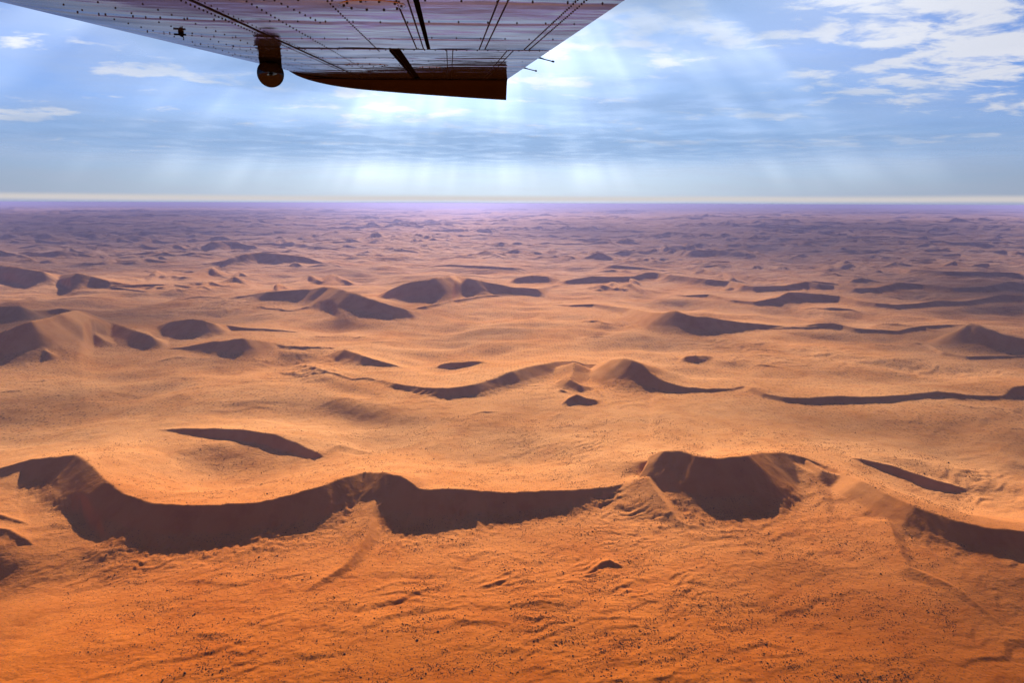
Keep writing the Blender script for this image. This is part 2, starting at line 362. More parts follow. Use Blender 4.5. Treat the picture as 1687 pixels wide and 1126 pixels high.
def h_crests(th, r, floor0):
    """th in degrees, r in metres, flat arrays"""
    h = np.zeros_like(r)
    for q in RIDGES:
        mg_ = math.degrees(2.6*q.zmax/max(q.rlo, 300))
        m = np.nonzero((th > q.th[0]-mg_) & (th < q.th[-1]+mg_) & (r > q.rlo) & (r < q.rhi))[0]
        if len(m) == 0: continue
        t = th[m]; rr = r[m]
        Rv = np.interp(t, q.th, q.R); Z = np.interp(t, q.th, q.Z)
        Z = Z*np.exp(-np.deg2rad(np.maximum(q.th[0]-t, 0)+np.maximum(t-q.th[-1], 0))*rr/(0.4*q.zmax+1))
        rad_ = np.deg2rad(t); px = rr*np.sin(rad_); py = rr*np.cos(rad_)
        tr_ = np.deg2rad(q.th); bx_ = q.R*np.sin(tr_); by_ = q.R*np.cos(tr_)
        sl_ = np.concatenate([[0], np.cumsum(np.hypot(np.diff(bx_), np.diff(by_)))])
        ds = max(q.zmax*0.075, 1.0); nk = max(int(sl_[-1]/ds), 4)
        si = np.linspace(0, sl_[-1], nk)
        QX = np.interp(si, sl_, bx_); QY = np.interp(si, sl_, by_); QZ = np.interp(si, sl_, q.Z)
        i0 = np.clip((np.interp(np.interp(t, q.th, sl_), si, np.arange(nk))).astype(int), 0, nk-2)
        Rv = np.interp(t, np.degrees(np.arctan2(QX, QY)), np.hypot(QX, QY)); front = rr < Rv
        nf = 24; nb = int(min(q.back, 3.6)/0.075)
        off = np.deg2rad(np.maximum(q.th[0]-t, 0)+np.maximum(t-q.th[-1], 0))*rr
        outs = off > 0
        res = {}; mind = np.full(len(m), -1e3)
        for nm, sel, n_ in (('f', front | outs, nf), ('b', (~front) | outs, nb)):
            full = np.full(len(m), -1e9); res[nm] = full
            w_ = np.nonzero(sel)[0]
            if len(w_) == 0: continue
            pxs, pys, i_ = px[w_], py[w_], i0[w_]; bb = np.full(len(w_), -1e9); zn = np.zeros(len(w_)); zw = np.full(len(w_), 1e-30)
            for k_ in range(-n_, n_+1):
                if nk <= abs(k_): continue
                j_ = np.clip(i_+k_, 0, nk-2)
                ax, ay, az = QX[j_], QY[j_], QZ[j_]
                ux, uy = QX[j_+1]-ax, QY[j_+1]-ay
                e_ = np.clip(((pxs-ax)*ux+(pys-ay)*uy)/(ux*ux+uy*uy+1e-6), 0, 1)
                dist = np.hypot(pxs-ax-e_*ux, pys-ay-e_*uy); zz_ = az+e_*(QZ[j_+1]-az)
                if nm == 'f': np.maximum(bb, zz_-dist*TSL, out=bb)
                else:                      # windward side: falls away from the nearest point of the crest
                    np.maximum(bb, -dist, out=bb); w6 = (dist*0.2+0.4)**-6; zn += zz_*w6; zw += w6
            if nm == 'b':
                mind[w_] = bb
                bb = zn/zw*(0.62*np.clip(1+bb/(q.back*q.zmax*0.7+0.5), 0, 1)**1.7+0.38*np.clip(1+bb/(q.back*q.zmax*2.0+0.5), 0, 1)**2)
            full[w_] = bb
        wb = np.where(outs, sstep((rr-Rv)/(off+0.5), -0.2, 1.5), np.where(front, 0.0, 1.0))
        best = np.maximum(res['f'], -100)*(1-wb)+np.maximum(res['b'], -100)*wb
        xx_ = rr*np.sin(rad_); foot = 0.6+0.5*gnoise(xx_/9, rr/9, 400)+0.3*gnoise(xx_/24, rr/24, 401)
        s = np.maximum(Z*0.12*np.clip(foot, 0.15, 2), 0.3)
        dist_e = np.clip((Z-best)/TSL, 0, None)
        best = np.where(best < 0.38*Z, 0.38*Z-(0.38*Z-best)*0.64, best)      # the foot of the face eases off
        fr = np.where(best > 20*s, best, s*np.log1p(np.exp(np.clip(best/s, -30, 20))))
        ap = 0.20*Z*np.clip(1-dist_e/(7*Z+1), 0, 1)**3; kk_ = 0.10*Z+0.3
        dd_ = np.clip(kk_-np.abs(fr-ap), 0, None); fr = np.maximum(fr, ap)+dd_*dd_/(4*kk_)
        if q.rlo < 2000:
            # the lower half of the slip faces is trodden, gullied and overgrown
            fq = best/(Z+0.1); wn_ = sstep(fq, -0.5, -0.05)*sstep(fq, 0.72+0.3*gnoise(xx_/30, rr/30, 402), 0.35)*np.clip(Z/10, 0, 1)*(1-sstep(rr, 1100, 2400))
            fr = fr + wn_*(1.1*gnoise(xx_/6, rr/9, 403)+0.6*np.abs(gnoise(xx_/3, rr/4.5, 404)))*np.clip(0.6+0.8*gnoise(xx_/60, rr/60, 405), 0.15, 1.3)
        fr = np.minimum(fr, np.maximum(Z, best))
        hi = np.where(front & ~outs, fr, np.maximum(best, 0)*(wb > 0)+(wb == 0)*fr)
        hi = hi - 0.02*Z
        k = np.clip(rr*0.0016, 0.6, 20)
        a = h[m]; dd = np.clip(k-np.abs(a-hi), 0, None)
        bl = np.maximum(a, hi) + dd*dd/(4*k)*(np.minimum(a, hi) > 0.3*k)
        h[m] = bl
    return h

def h_spurs(x, y, h):
    for P, sl_, sr_ in SPURS:
        zm = P[:, 2].max()
        wd = zm/min(sl_, sr_)+8
        m = np.nonzero((x > P[:, 0].min()-wd) & (x < P[:, 0].max()+wd) & (y > P[:, 1].min()-wd) & (y < P[:, 1].max()+wd))[0]
        if len(m) == 0: continue
        px, py = x[m], y[m]
        px = px + 2.0*gnoise(px/28, py/28, 31); py = py + 2.0*gnoise(px/28, py/28, 32)
        best = np.full(len(m), 1e9); hz_ = np.zeros(len(m)); sd = np.zeros(len(m))
        for (ax, ay, az), (bx, by, bz) in zip(P[:-1], P[1:]):
            ux, uy = bx-ax, by-ay; L2 = ux*ux+uy*uy
            t = np.clip(((px-ax)*ux+(py-ay)*uy)/L2, 0, 1)
            qx, qy = px-ax-t*ux, py-ay-t*uy
            d = np.hypot(qx, qy); c = ux*qy-uy*qx
            g = d < best
            best = np.where(g, d, best); hz_ = np.where(g, az+t*(bz-az), hz_); sd = np.where(g, c, sd)
        # walking towards the viewer, the photo's left is on the right hand
        slope = np.where(sd > 0, sr_, sl_)
        hi = hz_ - best*slope
        s = np.maximum(hz_*0.10, 0.3)
        hi = s*np.log1p(np.exp(np.clip(hi/s, -30, 30)))
        hi = np.minimum(hi, hz_)
        k = 1.5
        a = h[m]; dd = np.clip(k-np.abs(a-hi), 0, None)
        h[m] = np.maximum(a, hi) + np.where(hi > 0.3, dd*dd/(4*k), 0)
    return h

def minidunes(x, y, lam, alpha, seed, warp=0.9):
    t = (y*cos(alpha)-x*sin(alpha))/lam + warp*gnoise(x/(2.6*lam), y/(2.6*lam), seed) + 0.35*gnoise(x/(.9*lam), y/(.9*lam), seed+1)
    f = t-np.floor(t)
    s = np.where(f < 0.24, f/0.24, (1-f)/0.76)
    env = np.clip(0.5+1.3*gnoise(x/(2.0*lam), y/(1.6*lam), seed+2), 0, 1)
    return s*env

# patches of small wind-cut dunes: x, y, half width, half height in the photograph, height m, wavelength m
PATCH = [(1010,748,85,22,3.0,26),(600,748,70,24,2.6,22),(480,590,80,20,3.2,34),(520,615,60,18,3.4,34),(1250,580,190,22,3.2,40),(690,655,110,22,2.4,26),
         (1600,620,90,18,3.0,36),(1610,800,75,28,2.6,20),(430,495,90,16,5,55),(300,510,150,18,4,60),(1130,592,45,12,3,24),(70,735,80,14,2.2,22),
         (1050,840,90,50,2.0,16),(1180,800,60,30,2.0,14),(1000,960,260,60,0.9,17),(380,890,260,40,1.0,12),(1400,470,260,18,6,80),(620,405,300,26,10,150),
         (1250,440,260,18,8,120),(1000,620,50,12,2.0,18),(1560,870,100,20,1.4,13),(160,790,90,30,1.6,12),(980,820,100,20,1.6,13),(760,860,120,14,1.4,12)]
PP = []
for (x, y, rx, ry, am, lam) in PATCH:
    a0, r0 = polar(x, y); _, ra = polar(x, y-ry); _, rb = polar(x, y+ry)
    PP.append((a0, math.log(r0), math.degrees(rx/F), max(0.5*math.log(ra/rb), 1e-3), am*1.55, lam))

# scooped hollows behind the crests
BOWLS = []
for (x, y, rx, ry, dep) in ((375,784,195,48,20),(1570,820,150,46,18),(1120,617,90,13,12),(740,610,60,14,9),(820,760,170,40,10),(560,490,60,12,10)):
    a0, r0 = polar(x, y); _, ra = polar(x, y-ry); _, rb = polar(x, y+ry)
    BOWLS.append((a0, 0.5*(math.log(ra)+math.log(rb)), math.degrees(rx/F), 0.5*math.log(ra/rb), dep))

def crest_nearness(th, r):
    """1 near the dune chains, 0 out on the plain, changing slowly"""
    p = np.zeros_like(r)
    for q in RIDGES:
        if q.zmax < 3 or q.rlo > 9000: continue
        rm = float(q.R.mean()); wl = 60+2.6*q.zmax                     # metres
        st = 0.1; pad = math.degrees(2.5*wl/rm)
        tt = np.arange(q.th[0]-pad, q.th[-1]+pad+st, st)
        Zq = np.where((tt < q.th[0]) | (tt > q.th[-1]), 0, np.interp(tt, q.th, q.Z)); Rq = np.interp(tt, q.th, q.R)
        n_ = max(3, int(2*math.degrees(wl/rm)/st) | 1); kk = np.hanning(n_+2)[1:-1]; kk /= kk.sum()
        A_ = np.convolve(np.pad(np.clip(Zq/6, 0, 1), n_//2, mode='edge'), kk, 'valid'); Rs = np.convolve(np.pad(Rq, n_//2, mode='edge'), kk, 'valid')
        L_ = 50+3.0*q.zmax
        m = np.nonzero((th > tt[0]) & (th < tt[-1]) & (r > Rs.min()-2.6*L_) & (r < Rs.max()+2.6*L_))[0]
        if len(m) == 0: continue
        d_ = (r[m]-np.interp(th[m], tt, Rs))/L_
        g_ = np.interp(th[m], tt, A_)*np.exp(-d_*d_)
        p[m] = 1-(1-p[m])*(1-np.clip(g_, 0, 1))
    return p

def height(x, y, delta):
    """ground height above the floor level; delta = local sample spacing (m), finer relief is dropped"""
    x = x.astype(float); y = y.astype(float)
    r = np.hypot(x, y); th = np.degrees(np.arctan2(x, y))
    lod = lambda lam: np.clip(lam/(2.2*delta)-0.6, 0, 1)
    hc = h_crests(th, r, 0)
    prox = crest_nearness(th, r)
    hc = h_spurs(x, y, hc)
    far = sstep(r, 2500, 9000)
    h = -(27*np.clip(0.40+0.9*fbm(x/480, y/400, 1, 3), 0, 1.7)+9*np.clip(gnoise(x/210, y/130, 5)+.2, 0, 1))*(1-sstep(prox, 0.0, 0.9))*np.clip(1-hc/60, 0, 1)*sstep(r, 430, 900) + far*26*fbm(x/2600, y/2600, 2, 2)
    lrr = np.log(r)
    for (a0, l0, da, dl_, dep) in BOWLS:
        e = ((th-a0)/da)**2+((lrr-l0)/dl_)**2
        h = h-dep*np.clip(1-e, 0, 1)**1.5
    # how smooth: fresh slip faces carry no hummocks
    sm = np.clip(1-hc/14, 0.12, 1)
    # long low swells and hummocks of the vegetated sand
    near = 1-sstep(r, 1500, 4500)
    sw = minidunes(x, y, 46, R_(16), 40)*1.5*lod(20) + minidunes(x, y, 21, R_(24), 50)*0.75*lod(9)
    sw = sw + minidunes(x, y, 9.5, R_(20), 60)*0.34*lod(4.5)
    rough = np.clip(0.42+0.9*gnoise(x/170, y/170, 71)+0.4*gnoise(x/55, y/55, 72), 0, 1.2)
    fine = np.abs(gnoise(x/13, y/13, 80))*0.5*lod(7) + gnoise(x/5.2, y/5.2, 81)*0.22*lod(3.2) + gnoise(x/2.6, y/2.6, 82)*0.10*lod(1.8)
    h = h + sm*near*(1.5*sw*(0.35+0.75*rough) + fine*(0.35+rough))
    # patches
    lr = np.log(r)
    for (a0, l0, da, dl, am, lam) in PP:
        e = ((th-a0)/da)**2+((lr-l0)/dl)**2
        m = np.nonzero(e < 4)[0]
        if len(m) == 0: continue
        wgt = np.exp(-e[m]**1.5)
        pm = minidunes(x[m], y[m], lam, R_(22), 90, 1.4)+0.5*minidunes(x[m]+31, y[m], lam*0.5, R_(-10), 95, 1.2)
        h[m] += wgt*am*pm*np.clip(1.1-hc[m]/14, 0.08, 1)*np.clip(lam/(2.2*delta[m])-0.6, 0, 1)
    # broken secondary dunes on the far plain
    am = sstep(r, 3800, 7000)
    if am.max() > 0:
        m = np.nonzero(am > 0)[0]
        xm, ym = x[m], y[m]
        q = minidunes(xm, ym, 420, R_(8), 100, 1.6)*42*np.clip(420/(2.2*delta[m])-.6, 0, 1) + minidunes(xm, ym, 170, R_(14), 110, 1.6)*16*np.clip(170/(2.2*delta[m])-.6, 0, 1)
        q = q + minidunes(xm, ym, 1100, R_(-5), 120, 1.8)*95*sstep(r[m], 9000, 20000)*np.clip(1100/(2.2*delta[m])-.6, 0, 1)
        h[m] += am[m]*q*np.clip(0.55+0.8*gnoise(xm/2300, ym/1800, 130), 0.05, 1.2)
    # rills and gullies on faces
    g = np.clip(hc/10, 0, 1)*(1-sstep(r, 1800, 3200))
    h = h + g*(0.5*gnoise(x/7, y/20, 140)*lod(5) + 0.9*gnoise(x/24, y/44, 141)) + np.clip(1-np.abs(hc-5)/7, 0, 1)*(1-sstep(r, 1500, 2600))*(0.45*gnoise(x/5, y/6, 142)+0.25*gnoise(x/2.4, y/2.8, 143))*lod(4)
    # mid-distance swells keep the plains alive
    h = h + (1-near)*(minidunes(x, y, 120, R_(12), 150)*4.5*lod(60)+minidunes(x, y, 47, R_(18), 160, 1.3)*2.4*lod(30))*(1-sstep(r, 6000, 11000))*np.clip(0.45+1.1*gnoise(x/700, y/700, 170), 0.1, 1.2)
    return h + hc

# ------------------------------------------------------------------ desert floor mesh
HALF = 43.0
NC, NR = 900, 1230
tcol = np.linspace(-HALF, HALF, NC)
rg = np.exp(np.linspace(math.log(385), math.log(121000), 5200))
lg = np.log(rg)
dens0 = 1.0/(rg*(rg*0.85/(1125*400)))*rg*0     # placeholder
base = 1.0/np.clip(rg*rg*1.05/(1125*400), 0.8, None)          # samples per metre: about one per photo pixel
base = base + 0.006*np.exp(-((lg-math.log(4500))/0.75)**2) + 75/rg
dr = np.gradient(rg)
DN = np.repeat(base[:, None], NC, 1)
for k, q in enumerate(RIDGES):
    js = np.nonzero((tcol > q.th[0]) & (tcol < q.th[-1]))[0]
    if len(js) == 0: continue
    Rvs = np.interp(tcol[js], q.th, q.R); Zss = np.interp(tcol[js], q.th, q.Z); Cs = np.maximum(np.interp(tcol[js], q.th, q.C), 0.3)
    for j, Rv, Z, C in zip(js, Rvs, Zss, Cs):
        if Z < 0.5: continue
        wdt = (Z+3)/TSL/C*0.62
        nrow = (26 if k < NBIG else 9)*min(1, Z/14)
        lo = np.searchsorted(rg, Rv-3.2*wdt); hi = np.searchsorted(rg, Rv+2.4*wdt)
        g = rg[lo:hi]
        DN[lo:hi, j] += nrow/(1.77*wdt)*np.exp(-((g-(Rv-0.5*wdt))/wdt)**2)
CU = np.concatenate([np.zeros((1, NC)), np.cumsum(DN[:-1]*dr[:-1, None], 0)], 0)
CM = CU.mean(1)
knots = np.searchsorted(lg, np.linspace(lg[0], lg[-1], 52)[1:-1]); knots = np.concatenate([[0], knots, [len(rg)-1]])
rowsR = np.empty((NR, NC)); want = np.linspace(0, CM[-1], NR)
for j in range(NC):
    c = CU[:, j]
    # every band of distance holds the same number of rows in every column
    adj = np.interp(c, c[knots], CM[knots])
    rowsR[:, j] = np.interp(want, adj, rg)
# smooth between columns so cells stay even
for _ in range(2):
    rowsR[:, 1:-1] = 0.25*rowsR[:, :-2]+0.5*rowsR[:, 1:-1]+0.25*rowsR[:, 2:]
# the rest of the circle, coarse
ncz = 136
tc2 = np.linspace(HALF, 360-HALF, ncz+2)[1:-1]
rest = rowsR[:, -1][:, None]*(1-np.linspace(0, 1, ncz+2)[1:-1])[None, :] + rowsR[:, 0][:, None]*np.linspace(0, 1, ncz+2)[1:-1][None, :]
RR = np.concatenate([rowsR, rest], 1)
TT = np.concatenate([tcol, tc2])[None, :].repeat(NR, 0)
inner = np.array([3, 40, 120, 200, 260, 310, 350, 372.0])[:, None].repeat(RR.shape[1], 1)
RR = np.concatenate([inner, RR], 0); TT = np.concatenate([TT[:8], TT], 0)
TR = np.deg2rad(TT)
X = RR*np.sin(TR); Y = RR*np.cos(TR)
dl = np.abs(np.gradient(RR, axis=0))
dcell = np.maximum(dl, RR*np.where(np.abs(((TT+180) % 360)-180) <= HALF, R_(86/900), R_(2.0)))
THw = ((TT+180) % 360)-180
delta = np.maximum(dl*0.75, np.where(np.abs(THw) <= HALF, 0.6*RR*R_(86/900), RR*R_(2.0)))
Zs = height(X.ravel(), Y.ravel(), delta.ravel())
nr, nc = X.shape
V = np.stack([X.ravel(), Y.ravel(), Zs-H], 1)
ii = np.arange(nr-1)[:, None]*nc; jj = np.arange(nc)[None, :]; j2 = (jj+1) % nc
Q = np.stack([ii+jj, ii+nc+jj, ii+nc+j2, ii+j2], -1).reshape(-1, 4)[:, ::-1]
def mesh_np(name, V, Q, smooth=True):
    me = bpy.data.meshes.new(name)
    k = Q.shape[1]
    me.vertices.add(len(V)); me.vertices.foreach_set('co', V.astype(np.float32).ravel())
    me.loops.add(Q.size); me.loops.foreach_set('vertex_index', Q.astype(np.int32).ravel())
    me.polygons.add(len(Q)); me.polygons.foreach_set('loop_start', np.arange(0, Q.size, k, dtype=np.int32))
    me.polygons.foreach_set('loop_total', np.full(len(Q), k, np.int32))
    me.polygons.foreach_set('use_smooth', np.full(len(Q), smooth, bool))
    me.update(calc_edges=True)
    return me
def put(name, me, mat=None, parent=None, **props):
    o = bpy.data.objects.new(name, me); COL.objects.link(o)
    if mat is not None and me is not None and not me.materials: me.materials.append(mat)
    if parent is not None: o.parent = parent
    for k, v in props.items(): o[k] = v
    return o

# ------------------------------------------------------------------ materials
def material(name):
    m = bpy.data.materials.new(name); m.use_nodes = True
    return m, NT(m.node_tree)

msand, N = material('sand')
tc = N.n('ShaderNodeTexCoord'); P = tc.outputs['Object']
sp = N.n('ShaderNodeSeparateXYZ'); N.l(P, sp.inputs[0])
rad = N.vm('LENGTH', N.vm('MULTIPLY', P, (1, 1, 0)).outputs[0]).outputs['Value']
flat = N.vm('MULTIPLY', P, (1, 1, 0)).outputs[0]
# sand is redder inland (towards the viewer), paler towards the coast; far tone also paints in haze
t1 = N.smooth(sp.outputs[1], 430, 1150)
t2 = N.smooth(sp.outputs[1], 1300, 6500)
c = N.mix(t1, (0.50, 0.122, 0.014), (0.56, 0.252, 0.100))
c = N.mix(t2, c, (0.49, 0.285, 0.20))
n1 = N.noise(flat, 1/260, 4, 0.55)
c = N.mix(N.smooth(n1, 0.35, 0.7), c, N.mix(1.0, c, (0.88, 0.78, 0.68, 1), 'MULTIPLY'))
n2 = N.noise(flat, 1/38, 5, 0.6)
c = N.mix(N.smooth(n2, 0.40, 0.75, 0, 0.5), c, N.mix(1.0, c, (0.74, 0.60, 0.52, 1), 'MULTIPLY'))
# scrub too small to model: dark dots, dense in patches, none on the steep slip faces
gn = N.n('ShaderNodeNewGeometry'); sn = N.n('ShaderNodeSeparateXYZ'); N.l(gn.outputs['Normal'], sn.inputs[0])
flatness = N.smooth(sn.outputs[2], 0.86, 0.97)
def dots(scale, r0, r1, near, farr):
    vo = N.n('ShaderNodeTexVoronoi', voronoi_dimensions='2D', feature='F1'); N.l(flat, vo.inputs['Vector']); vo.inputs['Scale'].default_value = scale
    d = N.smooth(vo.outputs['Distance'], r1, r0)
    sc_ = N.n('ShaderNodeSeparateColor'); N.l(vo.outputs['Color'], sc_.inputs[0])
    keep = N.smooth(N.m('ADD', N.m('MULTIPLY', sc_.outputs[0], 0.55), N.m('MULTIPLY', N.noise(flat, 1/55, 4, 0.6), 0.75)), 0.62, 0.70)
    return N.m('MULTIPLY', N.m('MULTIPLY', d, keep), N.m('MULTIPLY', N.smooth(rad, near*0.8, near), N.smooth(rad, farr, farr*0.75)))
dd = N.m('MAXIMUM', dots(1/3.6, 0.10, 0.24, 60, 3000), dots(1/9.0, 0.12, 0.30, 1500, 7000))
dd = N.m('MULTIPLY', N.m('MULTIPLY', dd, flatness), 0.7)
c = N.mix(dd, c, (0.10, 0.055, 0.03))
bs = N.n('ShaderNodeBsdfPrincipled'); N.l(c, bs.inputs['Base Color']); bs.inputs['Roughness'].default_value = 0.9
bs.inputs['Specular IOR Level'].default_value = 0.0
# fine relief: hummocks and ripples below the mesh spacing
rel = N.m('ADD', N.m('MULTIPLY', N.noise(N.vm('MULTIPLY', P, (0.6, 1, 1)).outputs[0], 1/3.2, 4, 0.55), 0.85), N.m('MULTIPLY', N.noise(P, 1/17, 4, 0.6), 2.2))
rel = N.m('ADD', rel, N.m('MULTIPLY', N.noise(N.vm('MULTIPLY', flat, (0.5, 1, 1)).outputs[0], 1/90, 6, 0.62), N.smooth(rad, 1500, 6000, 0, 42)))
rel = N.m('ADD', rel, N.m('MULTIPLY', N.noise(N.vm('MULTIPLY', flat, (0.45, 1, 1)).outputs[0], 1/420, 5, 0.6), N.smooth(rad, 5000, 14000, 0, 150)))
rel = N.m('MULTIPLY', rel, N.smooth(sn.outputs[2], 0.80, 0.95, 0.35, 1.0))
bp = N.n('ShaderNodeBump'); bp.inputs['Strength'].default_value = 0.8; bp.inputs['Distance'].default_value = 1.0; N.l(rel, bp.inputs['Height'])
N.l(bp.outputs[0], bs.inputs['Normal'])
o_ = N.n('ShaderNodeOutputMaterial'); N.l(bs.outputs[0], o_.inputs[0])

gm = mesh_np('desert_floor', V, Q)
put('desert_floor', gm, msand, kind='structure')
# close the middle of the sheet, far below the camera
cv = np.concatenate([V[:nc], [[0, 0, V[:nc, 2].mean()]]]); tri = np.stack([np.arange(nc), (np.arange(nc)+1) % nc, np.full(nc, nc)], 1)[:, ::-1]
put('ground_below', mesh_np('ground_below', cv, tri), msand, kind='structure')

# ------------------------------------------------------------------ haze
mh, N = material('haze')
pv = N.n('ShaderNodeVolumePrincipled'); pv.inputs['Density'].default_value = 2.7e-5
pv.inputs['Color'].default_value = (0.46, 0.42, 0.86, 1); pv.inputs['Anisotropy'].default_value = 0.35
o_ = N.n('ShaderNodeOutputMaterial'); N.l(pv.outputs[0], o_.inputs['Volume'])
zlo, zhi = float(V[:, 2].min())-1.0, 12.0
L = 122000
bv = np.array([(sx*L, sy*L, zz_) for zz_ in (zlo, zhi) for sy in (-1, 1) for sx in (-1, 1)])
bq = np.array([(0, 2, 3, 1), (4, 5, 7, 6), (0, 1, 5, 4), (2, 6, 7, 3), (0, 4, 6, 2), (1, 3, 7, 5)])
put('haze', mesh_np('haze', bv, bq, False), mh, kind='stuff')

# ------------------------------------------------------------------ cloud sheet, its patches placed for the shadows they cast
ALT = 8000.0                                     # above the floor
shift = sun_dir[:2]/sun_dir[2]*ALT               # a patch of cloud shades the ground this far back towards us
cr = np.concatenate([np.linspace(3000, 13500, 60), np.linspace(13560, 17500, 76), np.exp(np.linspace(math.log(17700), math.log(560000), 300))])
ca_ = np.deg2rad(np.concatenate([np.arange(-8, 8, .16), np.arange(8, 46, .5), np.arange(46, 314, 1.2), np.arange(314, 352, .5)]))
A, B = np.meshgrid(cr, ca_, indexing='ij')
cx = A*np.sin(B); cy = A*np.cos(B)
gx, gy = cx-shift[0], cy-shift[1]
gr = np.hypot(gx, gy)+1; gt = np.degrees(np.arctan2(gx, gy)); gl = np.log(gr)
SH = [  # shadow patches on the ground: x, y, half width, half height in the photograph, strength
    (843,341.5,1300,3.2,.9),(150,372,380,32,1.0),(330,352,300,9,.9),(80,440,260,26,.8),(30,545,330,62,1.0),(300,425,200,18,.6),(600,352,200,6,.5),
    (1380,388,440,40,1.0),(1000,380,190,22,.8),(1250,348,500,7,.8),(1660,480,270,50,1.0),(1660,570,260,40,.9),(1350,452,260,16,.45),
    (620,520,110,9,.8),(700,468,90,8,.7),(1420,695,280,22,.9),(1690,720,160,40,.9),(40,665,230,26,.85),(430,655,200,12,.7),(800,545,120,10,.7),
    (1120,560,150,10,.8),(860,690,120,14,.75),(300,540,120,14,.8),(640,700,130,14,.6),(1180,500,160,8,.6),(1530,630,240,26,.6),(190,700,150,18,.6),(330,590,170,12,.6),(980,540,90,7,.6),(560,450,110,7,.6),(1250,620,120,10,.6),(220,600,140,12,.6),(1100,700,160,10,.5),
    (-60,900,140,60,.5),(1760,1010,230,130,.9),(800,1120,1100,85,.9),(1580,1050,380,110,.85),(-40,980,150,120,.5)]  # near patches: unseen clouds added only to darken the foreground edges
cov = np.zeros_like(gr)
for x, y, rx, ry, s in SH:
    a0, r0 = polar(x, y); _, ra = polar(x, max(y-ry, 338.5)); _, rb = polar(x, y+ry)
    e = ((gt-a0)/math.degrees(rx/F))**2 + ((gl-math.log(r0))/(0.5*math.log(ra/rb)))**2
    cov = np.maximum(cov, s*np.exp(-e**1.3))
# elsewhere: broken cloud of the same kind
wild = np.clip(0.5+1.2*gnoise(gx/9200+7, gy/9200, 201)+0.5*gnoise(gx/4100, gy/4100, 202), 0, 1)
outside = np.maximum(sstep(np.abs(gt), 40, 52), sstep(-gr, -520, -380))
cov = cov*(1-outside)+wild*0.12*outside
# the edge of the deck
cov = cov*(1-sstep(A, 420000, 540000))
# wisps seen in the sky of the photograph: x, y, half width, half height, strength
cz = ALT-H + 150*gnoise(cx/9000, cy/9000, 210)
CV = np.stack([cx.ravel(), cy.ravel(), cz.ravel()], 1)
n0, n1_ = cx.shape
ii = np.arange(n0-1)[:, None]*n1_; jj = np.arange(n1_)[None, :]; j2 = (jj+1) % n1_
CQ = np.stack([ii+jj, ii+n1_+jj, ii+n1_+j2, ii+j2], -1).reshape(-1, 4)
cm = mesh_np('shadow_cloud_sheet', CV, CQ)
for nm, arr in (('cover', cov),):
    at_ = cm.attributes.new(nm, 'FLOAT', 'POINT'); at_.data.foreach_set('value', arr.ravel().astype(np.float32))
mc, N = material('cloud')
tc = N.n('ShaderNodeTexCoord'); P = N.vm('MULTIPLY', tc.outputs['Object'], (1, 1, 0)).outputs[0]
ac = N.n('ShaderNodeAttribute', attribute_name='cover').outputs['Fac']
big = N.noise(N.vm('MULTIPLY', P, (1, 0.8, 1)).outputs[0], 1/5200, 5, 0.5)
thick = N.m('MULTIPLY', N.m('MULTIPLY', ac, N.smooth(big, 0.25, 0.60, 0.72, 1.0)), 0.95)
trc = N.mix(N.smooth(thick, 0.1, 0.8), (0.34, 0.44, 0.62), (0.19, 0.33, 0.58))
tr = N.n('ShaderNodeBsdfTranslucent'); N.l(trc, tr.inputs[0])
df = N.n('ShaderNodeBsdfDiffuse'); df.inputs[0].default_value = (0.3, 0.32, 0.36, 1)
mb = N.n('ShaderNodeMixShader'); mb.inputs[0].default_value = 0.25; N.l(tr.outputs[0], mb.inputs[1]); N.l(df.outputs[0], mb.inputs[2])
tp = N.n('ShaderNodeBsdfTransparent')
alpha = thick
ms = N.n('ShaderNodeMixShader'); N.l(alpha, ms.inputs[0]); N.l(tp.outputs[0], ms.inputs[1]); N.l(mb.outputs[0], ms.inputs[2])
o_ = N.n('ShaderNodeOutputMaterial'); N.l(ms.outputs[0], o_.inputs[0])
put('shadow_cloud_sheet', cm, mc, kind='stuff')

# ------------------------------------------------------------------ desert shrubs
def shrub_mesh(seed, n1s=6):
    r_ = np.random.default_rng(seed)
    vs = [(0, 0, 0.62)]; fs = []
    for k, (zz_, rr_) in enumerate(((0.48, 0.34), (0.2, 0.5), (-0.15, 0.46))):
        for i in range(n1s):
            a = 2*pi*(i+0.5*k)/n1s
            q = rr_*r_.uniform(0.72, 1.2); vs.append((q*cos(a), q*sin(a), zz_*r_.uniform(0.75, 1.2)))
    for i in range(n1s): fs.append((0, 1+i, 1+(i+1) % n1s))
    for k in range(2):
        a0 = 1+k*n1s; b0 = a0+n1s
        for i in range(n1s):
            j = (i+1) % n1s
            fs.append((a0+i, b0+i, a0+j)); fs.append((a0+j, b0+i, b0+j))
    return np.array(vs), np.array(fs)
mshr, N = material('dry_scrub')
oi = N.n('ShaderNodeObjectInfo')
tc = N.n('ShaderNodeTexCoord')
nn = N.noise(tc.outputs['Object'], 0.9, 3)
cc = N.mix(nn, (0.045, 0.025, 0.013), (0.12, 0.06, 0.03))
bs = N.n('ShaderNodeBsdfPrincipled'); N.l(cc, bs.inputs['Base Color']); bs.inputs['Roughness'].default_value = 0.95; bs.inputs['Specular IOR Level'].default_value = 0.1
o_ = N.n('ShaderNodeOutputMaterial'); N.l(bs.outputs[0], o_.inputs[0])

NS = 330000
